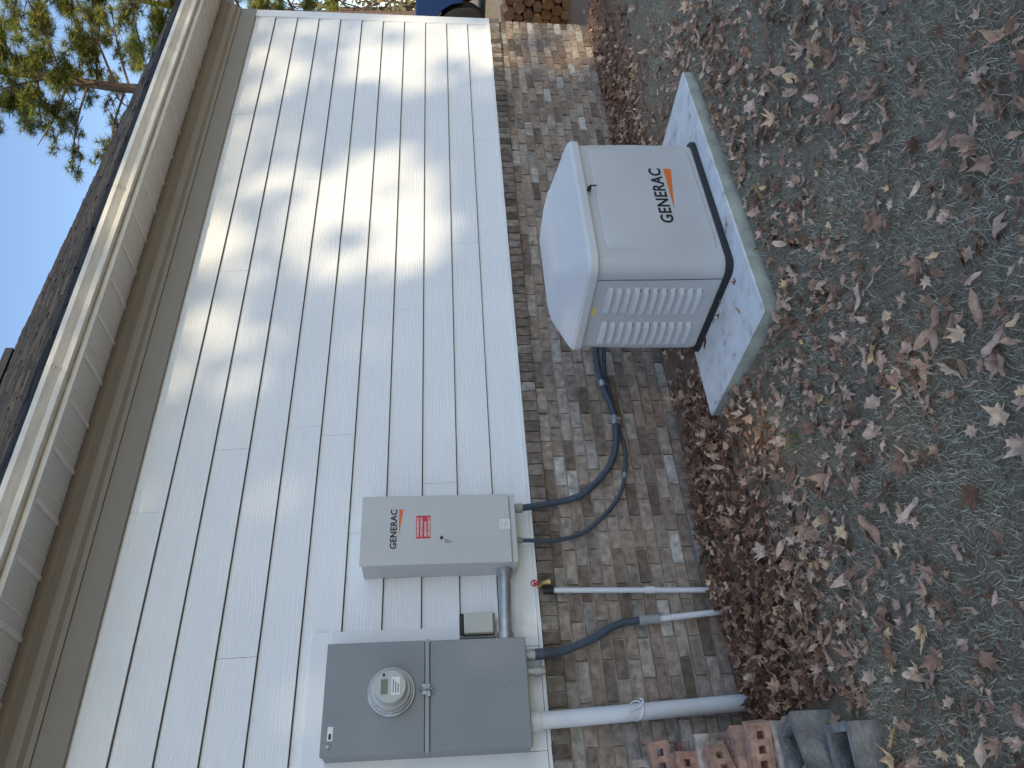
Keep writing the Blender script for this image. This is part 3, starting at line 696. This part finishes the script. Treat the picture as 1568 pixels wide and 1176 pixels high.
# ------------------------------------------------------------------ pickup truck on the rise beyond the house
tk=empty('pickup_truck')
def side(name,prof,x0,x1,m):
    n=len(prof); vs=[(x0,y,z) for y,z in prof]+[(x1,y,z) for y,z in prof]
    fs=[(i,n+i,n+(i+1)%n,(i+1)%n) for i in range(n)]+[tuple(range(n)),tuple(range(2*n-1,n-1,-1))]
    o=mobj(name,vs,fs,m,tk); b=o.modifiers.new('b','BEVEL'); b.width=.035; b.segments=3; b.limit_method='ANGLE'; return o
tx0,tx1,ty,tz=11.9,13.8,1.35,.68
def arch(cy): return [(cy-.47*math.cos(a),.38+.47*math.sin(a)) for a in [math.pi*i/8 for i in range(9)]]
body=[(0,.45),(.0,.75),(.05,1.1),(2.0,1.15),(2.0,1.2),(3.6,1.2),(3.7,1.15),(5.3,1.08),(5.5,.95),(5.55,.45)]
low=[(5.0,.40)]+arch(4.45)[::-1]+[(3.7,.35),(2.2,.35)]+arch(1.3)[::-1]+[(.5,.42)]
side('body',[(y+ty,z+tz) for y,z in body+low],tx0,tx1,M['truck'])
side('cab',[(ty+2.0,tz+1.21),(ty+2.08,tz+1.86),(ty+2.25,tz+1.93),(ty+3.2,tz+1.92),(ty+3.95,tz+1.21)],tx0+.1,tx1-.1,M['truck'])
for xx in (tx0+.095,tx1-.095):
    for pr in ([(2.15,1.26),(2.18,1.8),(2.75,1.82),(2.75,1.26)],[(2.85,1.26),(2.85,1.82),(3.18,1.8),(3.72,1.26)]):
        mobj('side_window',[(xx,ty+y,tz+z) for y,z in pr],[(0,1,2,3)],M['glass'],tk)
for cy in (1.3,4.45):
    for xx,s in ((tx0-.01,1),(tx1+.01,-1)):
        tube('tyre',[(xx,ty+cy,tz+.38),(xx+.01*s,ty+cy,tz+.38),(xx+.26*s,ty+cy,tz+.38)],lambda t:.36 if t<.02 else .385,M['rubber'],tk,32)
        tube('wheel_rim',[(xx-.006*s,ty+cy,tz+.38),(xx+.02*s,ty+cy,tz+.38)],.24,M['galv'],tk,24)
        for k in range(6):
            an=k*math.pi/3; tube('spoke_gap',[(xx-.008*s,ty+cy+.15*math.cos(an),tz+.38+.15*math.sin(an)),(xx-.004*s,ty+cy+.15*math.cos(an),tz+.38+.15*math.sin(an))],.045,M['black'],tk,10)
box('rear_bumper',tx0+.05,tx1-.05,ty-.1,ty+.02,tz+.45,tz+.65,M['galv'],tk,.02)
box('tail_lamp',tx0-.005,tx0+.12,ty-.008,ty+.06,tz+.8,tz+1.08,M['red'],tk,.01)
acc=Acc()
for r in range(7):
    for c in range(16):
        y=.15+c*.13+(r%2)*.06+U(-.01,.01); z=.06+r*.105; x=8.3+U(-.04,.04)
        k=random.choice((3,4,5)); v,f=tubegeo([Vector((x,y,z)),Vector((x+.42,y+U(-.02,.02),z+U(-.01,.01)))],U(.055,.07),k+2); acc.add(v,f)
acc.obj('firewood_stack',M['wood'])
# ------------------------------------------------------------------ light, sky, camera
w=bpy.data.worlds.new('World'); sc.world=w; w.use_nodes=True; nt=w.node_tree; bg=nt.nodes['Background']
sky=nt.nodes.new('ShaderNodeTexSky'); sky.sky_type='NISHITA'; sky.sun_disc=False; sky.sun_elevation=math.radians(EL); sky.sun_rotation=math.atan2(SUN.x,SUN.y)
sky.air_density=1.1; sky.dust_density=.6; sky.ozone_density=1.9
nt.links.new(sky.outputs[0],bg.inputs[0]); bg.inputs[1].default_value=.24
sl=bpy.data.lights.new('sun','SUN'); sl.energy=3.9; sl.angle=math.radians(.7); sl.color=(1,.82,.52)
so=bpy.data.objects.new('sun',sl); COL.objects.link(so); so.rotation_euler=SUN.to_track_quat('Z','Y').to_euler(); so.location=(0,-10,20)
pit=math.radians(5.5); az=math.radians(53.65); r=math.radians(.42)
Fh=Vector((math.cos(az),math.sin(az),0)); R0=Vector((math.sin(az),-math.cos(az),0)); F=Fh*math.cos(pit)-Vector((0,0,1))*math.sin(pit)
U0=R0.cross(F); Uv=U0*math.cos(r)+R0*math.sin(r); Rv=R0*math.cos(r)-U0*math.sin(r)
cd=bpy.data.cameras.new('camera'); co=bpy.data.objects.new('camera',cd); COL.objects.link(co); sc.camera=co
cx,cy,cz=-Uv,Rv,-F   # phone held sideways: world up points to the left of the frame
mw=Matrix((( cx.x,cy.x,cz.x,0),(cx.y,cy.y,cz.y,-3.97),(cx.z,cy.z,cz.z,1.5),(0,0,0,1)))
co.matrix_world=mw; cd.sensor_width=36; cd.lens=36*1178/1568; cd.clip_end=1000; cd.clip_start=.05
sc.view_settings.view_transform='Standard'; sc.view_settings.look='None'; sc.view_settings.exposure=0
